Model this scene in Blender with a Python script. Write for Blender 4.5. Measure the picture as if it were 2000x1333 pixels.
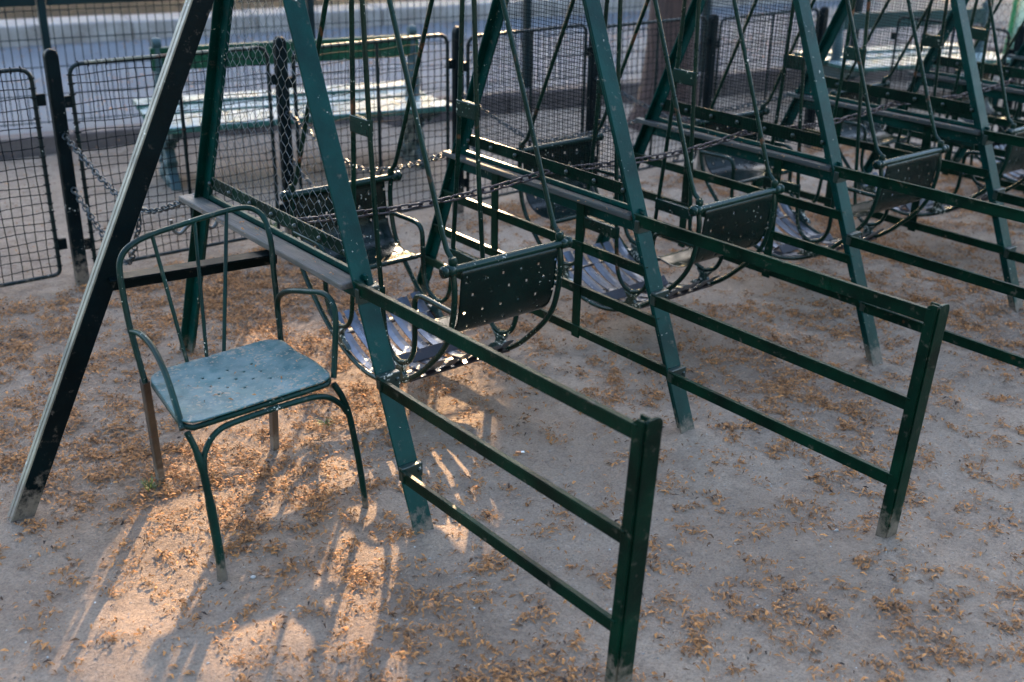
import bpy, math, random
import numpy as np
from mathutils import Vector, Matrix

# ------------------------------------------------------------------ clear
for o in list(bpy.data.objects):
    bpy.data.objects.remove(o, do_unlink=True)
SC = bpy.context.scene
COL = SC.collection
random.seed(7)
RNG = np.random.default_rng(11)
PI = math.pi

# ------------------------------------------------------------------ camera
CAM_R = Vector((0.77823, -0.62777, 0.01766))
CAM_U = Vector((0.23697, 0.31949, 0.91748))
CAM_W = Vector((0.58160, 0.70982, -0.39740))
CAM_C = Vector((-1.42161, -2.81887, 1.66364))
cd = bpy.data.cameras.new('camera')
cam = bpy.data.objects.new('camera', cd)
COL.objects.link(cam)
m3 = Matrix((CAM_R, CAM_U, -CAM_W)).transposed()
cam.matrix_world = Matrix.Translation(CAM_C) @ m3.to_4x4()
cd.sensor_fit = 'HORIZONTAL'
cd.sensor_width = 36.0
cd.lens = 2199.01 * 36.0 / 2000.0
cd.clip_start = 0.05
cd.clip_end = 500.0
cd.dof.use_dof = True
cd.dof.focus_distance = 3.15
cd.dof.aperture_fstop = 2.8
SC.camera = cam
SC.render.resolution_x = 1024
SC.render.resolution_y = 682

# ------------------------------------------------------------------ light
SUN_EL = math.radians(20.0)
SUN_AZ = math.radians(39.7)          # from +Y towards +X
LH = Vector((math.sin(SUN_AZ), math.cos(SUN_AZ), 0.0))       # horizontal, towards the sun
LS = Vector((LH.y, -LH.x, 0.0))                              # sideways
world = bpy.data.worlds.new('World')
SC.world = world
world.use_nodes = True
wn = world.node_tree
wn.nodes.clear()
sky = wn.nodes.new('ShaderNodeTexSky')
sky.sky_type = 'NISHITA'
sky.sun_disc = False
sky.sun_elevation = SUN_EL
sky.sun_rotation = SUN_AZ
sky.air_density = 1.0
sky.dust_density = 2.5
sky.ozone_density = 1.5
wbg = wn.nodes.new('ShaderNodeBackground')
wbg.inputs['Strength'].default_value = 0.15
wout = wn.nodes.new('ShaderNodeOutputWorld')
wn.links.new(sky.outputs['Color'], wbg.inputs['Color'])
wn.links.new(wbg.outputs['Background'], wout.inputs['Surface'])

sd = bpy.data.lights.new('sun', 'SUN')
sd.energy = 2.4
sd.angle = math.radians(0.45)
sd.color = (1.0, 0.68, 0.38)
sun = bpy.data.objects.new('sun', sd)
COL.objects.link(sun)
to_sun = Vector((LH.x * math.cos(SUN_EL), LH.y * math.cos(SUN_EL), math.sin(SUN_EL)))
sun.rotation_euler = to_sun.to_track_quat('Z', 'Y').to_euler()
sun.location = (8, 10, 6)

SC.view_settings.view_transform = 'Standard'
SC.view_settings.look = 'None'
SC.view_settings.gamma = 1.0
SC.view_settings.exposure = 3.25
SC.view_settings.use_curve_mapping = False
SC.render.engine = 'CYCLES'
SC.cycles.max_bounces = 6
SC.cycles.transparent_max_bounces = 12

# ------------------------------------------------------------------ helpers
class MB:
    """collects geometry for one mesh object"""
    def __init__(s):
        s.v = []; s.f = []; s.sm = []
    def add(s, vs, fs, smooth=False):
        b = len(s.v)
        s.v.extend([tuple(p) for p in vs])
        for f in fs:
            s.f.append(tuple(b + i for i in f)); s.sm.append(smooth)
    def box(s, lo, hi):
        x0, y0, z0 = lo; x1, y1, z1 = hi
        vs = [(x0,y0,z0),(x1,y0,z0),(x1,y1,z0),(x0,y1,z0),(x0,y0,z1),(x1,y0,z1),(x1,y1,z1),(x0,y1,z1)]
        s.add(vs, [(0,3,2,1),(4,5,6,7),(0,1,5,4),(1,2,6,5),(2,3,7,6),(3,0,4,7)])
    def bar(s, p0, p1, prof, up=(0,0,1)):
        """extrude a closed 2D profile [(side, up)...] from p0 to p1"""
        p0 = Vector(p0); p1 = Vector(p1)
        d = (p1 - p0).normalized(); u = Vector(up)
        sx = d.cross(u).normalized(); uy = sx.cross(d).normalized()
        n = len(prof)
        vs = [p0 + sx*a + uy*b for a, b in prof] + [p1 + sx*a + uy*b for a, b in prof]
        fs = [tuple(range(n-1, -1, -1)), tuple(range(n, 2*n))]
        for i in range(n):
            j = (i+1) % n
            fs.append((i, j, n+j, n+i))
        s.add(vs, fs)
    def rect(s, p0, p1, w, h, up=(0,0,1)):
        s.bar(p0, p1, [(-w/2,-h/2),(w/2,-h/2),(w/2,h/2),(-w/2,h/2)], up)
    def ell(s, p0, p1, w, h, t, up=(0,0,1)):
        """L section: vertical flange h at side 0, horizontal flange w at the top"""
        s.bar(p0, p1, [(0,-h),(t,-h),(t,-t),(w,-t),(w,0),(0,0)], up)
    def tube(s, pts, r, n=8, caps=True, closed=False, smooth=True):
        pts = [Vector(p) for p in pts]
        m = len(pts)
        rs = r if isinstance(r, (list, tuple)) else [r]*m
        T = []
        for i in range(m):
            if closed: t = pts[(i+1) % m] - pts[i-1]
            elif i == 0: t = pts[1] - pts[0]
            elif i == m-1: t = pts[-1] - pts[-2]
            else: t = (pts[i+1]-pts[i]).normalized() + (pts[i]-pts[i-1]).normalized()
            T.append(t.normalized())
        a = Vector((0,0,1)) if abs(T[0].z) < 0.9 else Vector((1,0,0))
        nrm = T[0].cross(a).normalized()
        vs = []
        for i in range(m):
            nrm = (nrm - T[i]*nrm.dot(T[i]))
            if nrm.length < 1e-6: nrm = T[i].orthogonal()
            nrm.normalize()
            b = T[i].cross(nrm)
            for k in range(n):
                an = 2*PI*k/n
                vs.append(pts[i] + (nrm*math.cos(an) + b*math.sin(an))*rs[i])
        fs = []
        for i in range(m if closed else m-1):
            i2 = (i+1) % m
            for k in range(n):
                k2 = (k+1) % n
                fs.append((i*n+k, i*n+k2, i2*n+k2, i2*n+k))
        s.add(vs, fs, smooth)
        if caps and not closed:
            s.add(vs[:n], [tuple(range(n-1,-1,-1))])
            s.add(vs[-n:], [tuple(range(n))])
    def lathe(s, c, prof, n=16, axis='z'):
        """prof [(r, h)...] spun about an axis through c"""
        c = Vector(c); vs = []
        for r, h in prof:
            for k in range(n):
                an = 2*PI*k/n
                if axis == 'z': p = Vector((r*math.cos(an), r*math.sin(an), h))
                elif axis == 'x': p = Vector((h, r*math.cos(an), r*math.sin(an)))
                else: p = Vector((r*math.sin(an), h, r*math.cos(an)))
                vs.append(c + p)
        fs = []
        for i in range(len(prof)-1):
            for k in range(n):
                k2 = (k+1) % n
                fs.append((i*n+k, i*n+k2, (i+1)*n+k2, (i+1)*n+k))
        s.add(vs, fs, True)
        s.add(vs[:n], [tuple(range(n-1,-1,-1))]); s.add(vs[-n:], [tuple(range(n))])
    def plate(s, outline, p, ax, ay, t):
        """flat plate with thickness t; outline [(a,b)] in the plane ax, ay at p"""
        p = Vector(p); ax = Vector(ax); ay = Vector(ay); nn = ax.cross(ay).normalized()*t/2
        n = len(outline)
        vs = [p + ax*a + ay*b - nn for a, b in outline] + [p + ax*a + ay*b + nn for a, b in outline]
        fs = [tuple(range(n-1,-1,-1)), tuple(range(n, 2*n))] + [(i, (i+1)%n, n+(i+1)%n, n+i) for i in range(n)]
        s.add(vs, fs)
    def mesh(s, name):
        me = bpy.data.meshes.new(name)
        me.from_pydata(s.v, [], s.f)
        me.polygons.foreach_set('use_smooth', s.sm)
        me.update()
        return me
    def build(s, name, mat, parent=None, bevel=0.0):
        o = bpy.data.objects.new(name, s.mesh(name))
        o.data.materials.append(mat)
        COL.objects.link(o)
        o.parent = parent
        if bevel:
            bv = o.modifiers.new('bevel', 'BEVEL'); bv.width = bevel; bv.segments = 2
            bv.limit_method = 'ANGLE'; bv.angle_limit = math.radians(40)
        return o

def fillet(pts, r, n=6):
    """round the corners of a polyline"""
    pts = [Vector(p) for p in pts]
    out = [pts[0]]
    for i in range(1, len(pts)-1):
        a, b, c = pts[i-1], pts[i], pts[i+1]
        rr = r[i] if isinstance(r, dict) and i in r else (r if not isinstance(r, dict) else 0.02)
        rr = min(rr, (a-b).length*0.49, (c-b).length*0.49)
        p0 = b + (a-b).normalized()*rr; p2 = b + (c-b).normalized()*rr
        for k in range(n+1):
            t = k/n
            out.append(p0*(1-t)**2 + b*2*t*(1-t) + p2*t*t)
    out.append(pts[-1])
    return out

def crom(pts, n=6):
    """Catmull-Rom through the points"""
    pts = [Vector(p) for p in pts]
    P = [pts[0]*2-pts[1]] + pts + [pts[-1]*2-pts[-2]]
    out = []
    for i in range(1, len(P)-2):
        for k in range(n):
            t = k/n
            a, b, c, d = P[i-1], P[i], P[i+1], P[i+2]
            out.append(0.5*((2*b) + (c-a)*t + (2*a-5*b+4*c-d)*t*t + (3*b-a-3*c+d)*t**3))
    out.append(pts[-1])
    return out

def empty(name, loc=(0,0,0), rz=0.0, parent=None):
    o = bpy.data.objects.new(name, None)
    o.empty_display_size = 0.1
    COL.objects.link(o)
    o.location = loc; o.rotation_euler = (0,0,rz); o.parent = parent
    return o

def tag(o, label=None, cat=None, group=None, kind=None):
    if label: o['label'] = label
    if cat: o['category'] = cat
    if group: o['group'] = group
    if kind: o['kind'] = kind
    return o

def copy_tree(o, parent=None):
    c = o.copy(); COL.objects.link(c); c.parent = parent
    for ch in list(o.children):
        copy_tree(ch, c)
    return c

# value noise on numpy arrays
def vnoise(x, y, scale, seed):
    g = np.random.default_rng(seed).random((256, 256))
    X = np.asarray(x)*scale + 1000.37; Y = np.asarray(y)*scale + 1000.73
    i = np.floor(X).astype(int); j = np.floor(Y).astype(int)
    fx = X-i; fy = Y-j
    fx = fx*fx*(3-2*fx); fy = fy*fy*(3-2*fy)
    i0 = i & 255; i1 = (i+1) & 255; j0 = j & 255; j1 = (j+1) & 255
    return (g[i0,j0]*(1-fx)+g[i1,j0]*fx)*(1-fy) + (g[i0,j1]*(1-fx)+g[i1,j1]*fx)*fy
def fbm(x, y, scale, seed, octv=4):
    s = 0; a = 1; t = 0
    for k in range(octv):
        s = s + a*vnoise(x, y, scale*2**k, seed+k); t += a; a *= 0.5
    return s/t

# ------------------------------------------------------------------ materials
def newmat(name):
    m = bpy.data.materials.new(name)
    m.use_nodes = True
    nt = m.node_tree
    b = nt.nodes['Principled BSDF']
    return m, nt, b
def N(nt, t, **kw):
    n = nt.nodes.new(t)
    for k, v in kw.items():
        if k in n.inputs.keys(): n.inputs[k].default_value = v
        else: setattr(n, k, v)
    return n
def noise(nt, vec, scale, detail=4, rough=0.55, dist=0.0):
    n = N(nt, 'ShaderNodeTexNoise')
    n.inputs['Scale'].default_value = scale; n.inputs['Detail'].default_value = detail
    n.inputs['Roughness'].default_value = rough; n.inputs['Distortion'].default_value = dist
    nt.links.new(vec, n.inputs['Vector'])
    return n.outputs['Fac']
def ramp(nt, fac, lo, hi):
    n = N(nt, 'ShaderNodeMapRange'); n.clamp = True
    n.inputs['From Min'].default_value = lo; n.inputs['From Max'].default_value = hi
    nt.links.new(fac, n.inputs['Value'])
    return n.outputs['Result']
def mth(nt, op, a, b):
    n = N(nt, 'ShaderNodeMath', operation=op)
    for i, v in enumerate((a, b)):
        if isinstance(v, (int, float)): n.inputs[i].default_value = v
        else: nt.links.new(v, n.inputs[i])
    return n.outputs[0]
def mixc(nt, fac, a, b):
    n = N(nt, 'ShaderNodeMix', data_type='RGBA')
    if isinstance(fac, (int, float)): n.inputs[0].default_value = fac
    else: nt.links.new(fac, n.inputs[0])
    for i, v in ((6, a), (7, b)):
        if isinstance(v, tuple): n.inputs[i].default_value = (*v, 1.0)
        else: nt.links.new(v, n.inputs[i])
    return n.outputs[2]
def bump(nt, b, h, dist, strength=1.0):
    n = N(nt, 'ShaderNodeBump')
    n.inputs['Strength'].default_value = strength; n.inputs['Distance'].default_value = dist
    nt.links.new(h, n.inputs['Height']); nt.links.new(n.outputs['Normal'], b.inputs['Normal'])

def paint(name, dark, light, chip=0.0, rust=0.0, dustz=0.0, dust_sheen_top=0.0, rough=0.34, chipcol=(0.50,0.47,0.40), dust_sheen_col=(0.25,0.23,0.20), metal=0.0, bumpd=0.0006, spec=0.5):
    """old enamel paint on iron: tone drift, chips, rust, dust from the ground, dust and painted sky sheen on top"""
    m, nt, b = newmat(name)
    geo = N(nt, 'ShaderNodeNewGeometry'); pos = geo.outputs['Position']
    sep = N(nt, 'ShaderNodeSeparateXYZ'); nt.links.new(pos, sep.inputs[0])
    sn = N(nt, 'ShaderNodeSeparateXYZ'); nt.links.new(geo.outputs['Normal'], sn.inputs[0])
    c = mixc(nt, ramp(nt, noise(nt, pos, 7.0, 5, 0.6), 0.35, 0.68), dark, light)
    r = ramp(nt, noise(nt, pos, 22.0, 4), 0.2, 0.8)
    rgh = mth(nt, 'ADD', mth(nt, 'MULTIPLY', r, 0.22), rough-0.08)
    if rust > 0:
        k = ramp(nt, noise(nt, pos, 9.0, 6, 0.65, 0.6), 0.72-rust*0.3, 0.78-rust*0.3)
        c = mixc(nt, mth(nt, 'MULTIPLY', k, 0.9), c, mixc(nt, noise(nt, pos, 60.0, 3), (0.035,0.010,0.006), (0.14,0.055,0.022)))
        rgh = mth(nt, 'ADD', rgh, mth(nt, 'MULTIPLY', k, 0.3))
    if chip > 0:
        n1 = noise(nt, pos, 95.0, 3, 0.6); n2 = noise(nt, pos, 11.0, 3)
        k = ramp(nt, mth(nt, 'ADD', n1, mth(nt, 'MULTIPLY', n2, 0.55)), 1.02-chip*0.25, 1.05-chip*0.25)
        c = mixc(nt, k, c, chipcol)
        rgh = mth(nt, 'ADD', rgh, mth(nt, 'MULTIPLY', k, 0.3))
    if dustz > 0:
        zz = mth(nt, 'ADD', sep.outputs['Z'], mth(nt, 'MULTIPLY', sep.outputs['X'], 0.02))
        g = mth(nt, 'ADD', ramp(nt, zz, dustz, 0.0), mth(nt, 'MULTIPLY', mth(nt, 'SUBTRACT', noise(nt, pos, 34.0, 6, 0.7), 0.5), 2.6))
        k = mth(nt, 'MULTIPLY', ramp(nt, g, 0.25, 0.8), 0.8)
        c = mixc(nt, k, c, mixc(nt, noise(nt, pos, 90.0, 4), (0.075, 0.055, 0.042), (0.21, 0.165, 0.13))); rgh = mth(nt, 'ADD', rgh, mth(nt, 'MULTIPLY', k, 0.45))
    if dust_sheen_top > 0:
        k = mth(nt, 'MULTIPLY', ramp(nt, sn.outputs['Z'], 0.5, 0.95), ramp(nt, noise(nt, pos, 26.0, 5), 0.35, 0.75))
        k = mth(nt, 'MULTIPLY', k, dust_sheen_top)
        c = mixc(nt, k, c, dust_sheen_col); rgh = mth(nt, 'ADD', rgh, mth(nt, 'MULTIPLY', k, 0.3))
    nt.links.new(c, b.inputs['Base Color']); nt.links.new(rgh, b.inputs['Roughness'])
    b.inputs['Metallic'].default_value = metal; b.inputs['Specular IOR Level'].default_value = spec
    bump(nt, b, noise(nt, pos, 130.0, 4, 0.6), bumpd)
    return m

M = {}
M['frame'] = paint('frame_paint', (0.0002,0.015,0.0130), (0.0004,0.032,0.027), chip=0.03, rust=0.05, dustz=0.11, dust_sheen_top=0.02, rough=0.34, spec=0.08)
M['rail'] = paint('rail_paint', (0.0002,0.006,0.0038), (0.0004,0.018,0.0095), chip=0.0, rust=0.10, dustz=0.13, dust_sheen_top=0.02, rough=0.32, spec=0.08)
M['brace'] = paint('brace_paint', (0.0004,0.0025,0.003), (0.0008,0.005,0.006), rust=0.06, dustz=0.14, rough=0.4, spec=0.06)
M['brace_lit_strip'] = paint('sky_lit_brace_strip', (0.07,0.066,0.05), (0.20,0.18,0.13), rust=0.12, chip=0.1, dustz=0.2, rough=0.5)  # pale base paints in the sky light on the brace's outer face
M['swing'] = paint('swing_paint', (0.0012,0.011,0.008), (0.002,0.020,0.014), chip=0.12, rust=0.08, rough=0.20, spec=0.2)
M['shell'] = paint('seat_paint', (0.0004,0.005,0.004), (0.0008,0.010,0.008), chip=0.03, rough=0.18, spec=0.2)
M['rod'] = paint('rod_paint', (0.0010,0.010,0.007), (0.002,0.018,0.011), chip=0.08, rust=0.36, rough=0.26, spec=0.15)
M['stand'] = paint('swing_stand_paint', (0.0012,0.013,0.009), (0.002,0.022,0.015), chip=0.55, rust=0.08, rough=0.26)
M['slat'] = paint('slat_steel', (0.075,0.085,0.105), (0.17,0.185,0.215), chip=0.03, rust=0.12, rough=0.30, metal=0.75)
M['footrest'] = paint('footrest_paint', (0.006,0.006,0.009), (0.020,0.012,0.014), chip=0.08, rust=0.22, rough=0.34)
M['chair'] = paint('chair_paint', (0.0008,0.010,0.008), (0.002,0.024,0.018), chip=0.14, rust=0.12, dustz=0.09, rough=0.32, spec=0.13)
M['chair_leg'] = paint('dusty_chair_leg', (0.025,0.016,0.011), (0.075,0.048,0.03), chip=0.10, rust=0.35, dustz=0.12, rough=0.6)
M['chair_seat'] = paint('chair_seat_paint', (0.014,0.056,0.060), (0.052,0.118,0.118), chip=0.60, rust=0.16, dust_sheen_top=0.75, dust_sheen_col=(0.17,0.20,0.19), rough=0.46, spec=0.16, bumpd=0.0015, chipcol=(0.24,0.19,0.14))
M['fence'] = paint('fence_paint', (0.0006,0.005,0.006), (0.0015,0.010,0.010), chip=0.03, rust=0.06, dustz=0.08, rough=0.42, spec=0.2)
M['fence_post'] = paint('fence_post_paint', (0.0008,0.003,0.004), (0.0025,0.007,0.008), chip=0.03, rust=0.10, dustz=0.20, rough=0.45, spec=0.05)
M['fence_rail'] = paint('fence_worn_rail', (0.020,0.030,0.020), (0.13,0.11,0.065), chip=0.30, rust=0.3, rough=0.5)
M['tall'] = paint('tall_fence_paint', (0.001,0.008,0.010), (0.002,0.014,0.016), rough=0.42, spec=0.15)
M['bench'] = paint('bench_paint', (0.002,0.028,0.015), (0.004,0.046,0.022), chip=0.03, rough=0.28, spec=0.25)
M['bench_seat'] = paint('bench_seat_paint', (0.010,0.055,0.042), (0.030,0.085,0.070), chip=0.05, dust_sheen_top=0.9, rough=0.22, dust_sheen_col=(0.42,0.47,0.49))  # pale coat on top stands in for sky reflected off the seat planks
M['bench_far'] = paint('far_bench_paint', (0.0015,0.020,0.020), (0.003,0.032,0.030), rough=0.35, spec=0.25)
M['cast'] = paint('bench_cast_iron', (0.006,0.028,0.032), (0.012,0.040,0.044), chip=0.08, rust=0.06, rough=0.5, bumpd=0.004)
M['chain'] = paint('chain_iron', (0.014,0.022,0.026), (0.040,0.052,0.058), rust=0.15, rough=0.32, metal=0.6)
M['chain_rust'] = paint('rusty_chain_iron', (0.018,0.014,0.016), (0.045,0.030,0.032), rust=0.18, rough=0.36, metal=0.5)
M['zinc'] = paint('galvanised_wire', (0.05,0.055,0.058), (0.14,0.15,0.15), rust=0.1, rough=0.35, metal=0.6)
M['darkwire'] = paint('dark_wire', (0.002,0.004,0.005), (0.006,0.009,0.010), rust=0.1, rough=0.8, spec=0.05)
M['bolt'] = paint('bolt_iron', (0.0012,0.012,0.009), (0.004,0.014,0.010), chip=0.04, rust=0.16, rough=0.36)
M['bin'] = paint('bin_paint', (0.006,0.12,0.04), (0.012,0.18,0.06), rough=0.35)

def wood_plank(name, ca, cb, gr):
    m, nt, b = newmat(name)
    tc = N(nt, 'ShaderNodeNewGeometry'); pos = tc.outputs['Position']
    mp = N(nt, 'ShaderNodeMapping'); mp.inputs['Scale'].default_value = (1.0, 0.05, 1.0); nt.links.new(pos, mp.inputs[0])
    g = noise(nt, mp.outputs[0], 150.0, 5, 0.7)
    c = mixc(nt, ramp(nt, g, 0.25, 0.75), ca, cb)
    c = mixc(nt, mth(nt, 'MULTIPLY', ramp(nt, noise(nt, pos, 12.0, 4), 0.45, 0.75), gr), c, (0.006,0.022,0.018))
    nt.links.new(c, b.inputs['Base Color']); b.inputs['Roughness'].default_value = 0.7
    bump(nt, b, g, 0.003)
    return m
M['plank'] = wood_plank('weathered_plank', (0.022,0.019,0.016), (0.105,0.088,0.074), 0.7)
M['plank_dark'] = wood_plank('painted_plank', (0.003,0.006,0.006), (0.026,0.026,0.023), 0.95)

def ground_mat():
    m, nt, b = newmat('sandy_ground')
    geo = N(nt, 'ShaderNodeNewGeometry'); pos = geo.outputs['Position']
    at = N(nt, 'ShaderNodeAttribute', attribute_name='litter')
    c = mixc(nt, ramp(nt, noise(nt, pos, 1.3, 6, 0.6), 0.3, 0.7), (0.330,0.243,0.180), (0.530,0.408,0.308))
    c = mixc(nt, mth(nt, 'MULTIPLY', ramp(nt, noise(nt, pos, 9.0, 6, 0.7), 0.50, 0.72), 0.6), c, (0.175,0.127,0.096))
    c = mixc(nt, mth(nt, 'MULTIPLY', ramp(nt, noise(nt, pos, 150.0, 4, 0.75), 0.45, 0.72), 0.75), c, (0.13,0.096,0.074))
    c = mixc(nt, mth(nt, 'MULTIPLY', ramp(nt, noise(nt, pos, 48.0, 5, 0.7), 0.50, 0.72), 0.45), c, (0.16,0.118,0.09))
    c = mixc(nt, mth(nt, 'MULTIPLY', ramp(nt, noise(nt, pos, 300.0, 2, 0.6), 0.60, 0.72), 0.6), c, (0.58,0.52,0.46))
    lf = mth(nt, 'MULTIPLY', at.outputs['Fac'], ramp(nt, noise(nt, pos, 22.0, 5, 0.7), 0.30, 0.75))
    c = mixc(nt, mth(nt, 'MULTIPLY', lf, 0.85), c, (0.115,0.070,0.040))
    nt.links.new(c, b.inputs['Base Color']); b.inputs['Roughness'].default_value = 0.95
    b.inputs['Specular IOR Level'].default_value = 0.15
    h = mth(nt, 'ADD', mth(nt, 'MULTIPLY', noise(nt, pos, 26.0, 6, 0.65), 1.0), mth(nt, 'MULTIPLY', noise(nt, pos, 190.0, 5, 0.75), 0.55))
    bump(nt, b, h, 0.042)
    return m
M['ground'] = ground_mat()

def asphalt_mat():
    m, nt, b = newmat('path_asphalt')
    geo = N(nt, 'ShaderNodeNewGeometry'); pos = geo.outputs['Position']
    c = mixc(nt, ramp(nt, noise(nt, pos, 0.9, 5), 0.3, 0.7), (0.078,0.082,0.090), (0.125,0.130,0.138))
    c = mixc(nt, mth(nt, 'MULTIPLY', ramp(nt, noise(nt, pos, 120.0, 3), 0.4, 0.8), 0.5), c, (0.085,0.085,0.09))
    nt.links.new(c, b.inputs['Base Color']); b.inputs['Roughness'].default_value = 0.8; b.inputs['Specular IOR Level'].default_value = 0.3
    bump(nt, b, noise(nt, pos, 160.0, 3), 0.004)
    return m
M['asphalt'] = asphalt_mat()

def stone_mat(name, a, bcol, sc=5.0):
    m, nt, b = newmat(name)
    geo = N(nt, 'ShaderNodeNewGeometry'); pos = geo.outputs['Position']
    c = mixc(nt, ramp(nt, noise(nt, pos, sc, 6, 0.65), 0.3, 0.7), a, bcol)
    c = mixc(nt, mth(nt, 'MULTIPLY', ramp(nt, noise(nt, pos, 70.0, 3), 0.5, 0.8), 0.5), c, tuple(x*0.5 for x in a))
    nt.links.new(c, b.inputs['Base Color']); b.inputs['Roughness'].default_value = 0.85
    bump(nt, b, noise(nt, pos, 40.0, 5, 0.7), 0.006)
    return m
M['kerb'] = stone_mat('kerb_stone', (0.045,0.031,0.027), (0.10,0.075,0.066))
M['granite'] = stone_mat('granite_block', (0.16,0.13,0.11), (0.29,0.255,0.23))
M['soil'] = stone_mat('bed_soil', (0.008,0.007,0.007), (0.018,0.015,0.013))
M['soil'].node_tree.nodes['Principled BSDF'].inputs['Specular IOR Level'].default_value = 0.05
M['pebble'] = stone_mat('pebble', (0.25,0.23,0.20), (0.42,0.39,0.35), 60)

def bark_mat():
    m, nt, b = newmat('tree_bark')
    geo = N(nt, 'ShaderNodeNewGeometry'); pos = geo.outputs['Position']
    mp = N(nt, 'ShaderNodeMapping'); mp.inputs['Scale'].default_value = (1.0, 1.0, 0.12); nt.links.new(pos, mp.inputs[0])
    g = noise(nt, mp.outputs[0], 42.0, 6, 0.65)
    c = mixc(nt, ramp(nt, g, 0.3, 0.7), (0.016,0.008,0.006), (0.085,0.042,0.030))
    nt.links.new(c, b.inputs['Base Color']); b.inputs['Roughness'].default_value = 0.9
    bump(nt, b, g, 0.03)
    return m
M['bark'] = bark_mat()

def tint_mat(name, a, bcol, rough=0.7, trans=0.0):
    """colour from a per-piece random attribute"""
    m, nt, b = newmat(name)
    at = N(nt, 'ShaderNodeAttribute', attribute_name='tint')
    n = N(nt, 'ShaderNodeValToRGB')
    n.color_ramp.elements[0].color = (*a, 1); n.color_ramp.elements[1].color = (*bcol, 1)
    nt.links.new(at.outputs['Fac'], n.inputs[0]); nt.links.new(n.outputs[0], b.inputs['Base Color'])
    b.inputs['Roughness'].default_value = rough
    if trans:
        tr = N(nt, 'ShaderNodeBsdfTranslucent'); nt.links.new(n.outputs[0], tr.inputs[0])
        mx = N(nt, 'ShaderNodeMixShader'); mx.inputs[0].default_value = trans
        nt.links.new(b.outputs[0], mx.inputs[1]); nt.links.new(tr.outputs[0], mx.inputs[2])
        nt.links.new(mx.outputs[0], nt.nodes['Material Output'].inputs[0])
    return m
M['litter'] = tint_mat('fallen_blossom', (0.026,0.010,0.004), (0.48,0.205,0.060), 0.8, 0.2)
M['leaf'] = tint_mat('tree_leaf', (0.02,0.045,0.012), (0.06,0.11,0.03), 0.6, 0.0)
M['grass'] = tint_mat('grass_blade', (0.04,0.08,0.02), (0.14,0.19,0.05), 0.6, 0.2)
m, nt, b = newmat('clear_bin_bag')
b.inputs['Base Color'].default_value = (0.35,0.55,0.43,1); b.inputs['Roughness'].default_value = 0.25
b.inputs['Transmission Weight'].default_value = 0.35; b.inputs['Alpha'].default_value = 0.8
M['bag'] = m
m, nt, b = newmat('rubbish'); b.inputs['Base Color'].default_value = (0.02,0.02,0.022,1); b.inputs['Roughness'].default_value = 0.5
M['rubbish'] = m
m, nt, b = newmat('cigarette_paper'); b.inputs['Base Color'].default_value = (0.75,0.72,0.68,1); M['paper'] = m
m, nt, b = newmat('cigarette_filter'); b.inputs['Base Color'].default_value = (0.5,0.2,0.09,1); M['filter'] = m

# ------------------------------------------------------------------ setting: ground, path, kerb
PD = Vector((math.cos(math.radians(-9.8)), math.sin(math.radians(-9.8)), 0))      # along the path
PN = Vector((-PD.y, PD.x, 0))
KERB0 = Vector((0, 4.22, 0))                      # a point of the kerb's near face
def pathpt(u, v, z=0.0): return KERB0 + PD*u + PN*v + Vector((0,0,z))
def kerb_v(x, y): return (x-KERB0.x)*PN.x + (y-KERB0.y)*PN.y

def gz(x, y):
    x = np.asarray(x, float); y = np.asarray(y, float)
    z = 0.012 - 0.022*np.clip(x, -0.4, 6.0)
    for i in range(5):                              # hollows worn under the swings
        z = z - 0.022*np.exp(-(((x-(i+0.5))/0.26)**2 + (y/0.55)**2))
    z = z + 0.03*(fbm(x, y, 1.4, 5, 3)-0.5) + 0.020*(fbm(x, y, 5.0, 9, 3)-0.5) + 0.010*(vnoise(x, y, 13.0, 19)-0.5)
    for i in range(6):                              # sand heaped against the feet
        for fy_ in (-1.464, -0.75, 0.75):
            z = z + 0.016*np.exp(-(((x-i)/0.055)**2 + ((y-fy_)/0.055)**2))
    return z
def gzf(x, y): return float(gz(x, y))

def litter_density(x, y):
    d = fbm(x, y, 1.1, 31, 4)
    d = np.clip((d-0.40)*3.2, 0, 1)
    back = 1/(1+np.exp(-(y-0.35)*4.0)); left = 1/(1+np.exp((x-0.9)*2.2))
    d = d*(0.55+0.75*back) + 0.55*left*back
    ch = np.exp(-(((x+0.35)/0.45)**2 + ((y+0.25)/0.45)**2))
    d = d + 0.55*ch*fbm(x, y, 5, 77, 2)*1.6
    hol = sum(np.exp(-(((x-(i+0.55))/0.22)**2 + (y/0.4)**2)) for i in range(5))
    return np.clip(d*(1-0.6*hol), 0, 1.3)

def grid_axis(lo, hi, fine, step, outer):
    a = list(np.arange(lo, hi+1e-6, step))
    g = []; s = step; v = hi
    while v < outer: s = s*1.25; v += s; g.append(v)
    h = []; s = step; v = lo
    while v > -outer: s = s*1.25; v -= s; h.append(v)
    return np.array(h[::-1] + a + g)
gx = grid_axis(-2.0, 5.4, 0, 0.03, 150); gy = grid_axis(-2.4, 2.2, 0, 0.03, 150)
XX, YY = np.meshgrid(gx, gy, indexing='ij')
ZZ = gz(XX, YY)
far = np.clip((np.hypot(XX-1.5, YY)-6)/10, 0, 1); ZZ = ZZ*(1-far) + (-0.12)*far
kv = kerb_v(XX, YY); ZZ = np.where(kv > 0.05, np.minimum(ZZ, -0.02) - 0.05, ZZ)
nx, ny = XX.shape
me = bpy.data.meshes.new('ground')
vv = np.stack([XX.ravel(), YY.ravel(), ZZ.ravel()], 1)
ii, jj = np.meshgrid(np.arange(nx-1), np.arange(ny-1), indexing='ij')
a0 = (ii*ny+jj).ravel()
ff = np.stack([a0, a0+ny, a0+ny+1, a0+1], 1)
me.from_pydata(vv.tolist(), [], ff.tolist())
me.polygons.foreach_set('use_smooth', [True]*len(ff))
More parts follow.
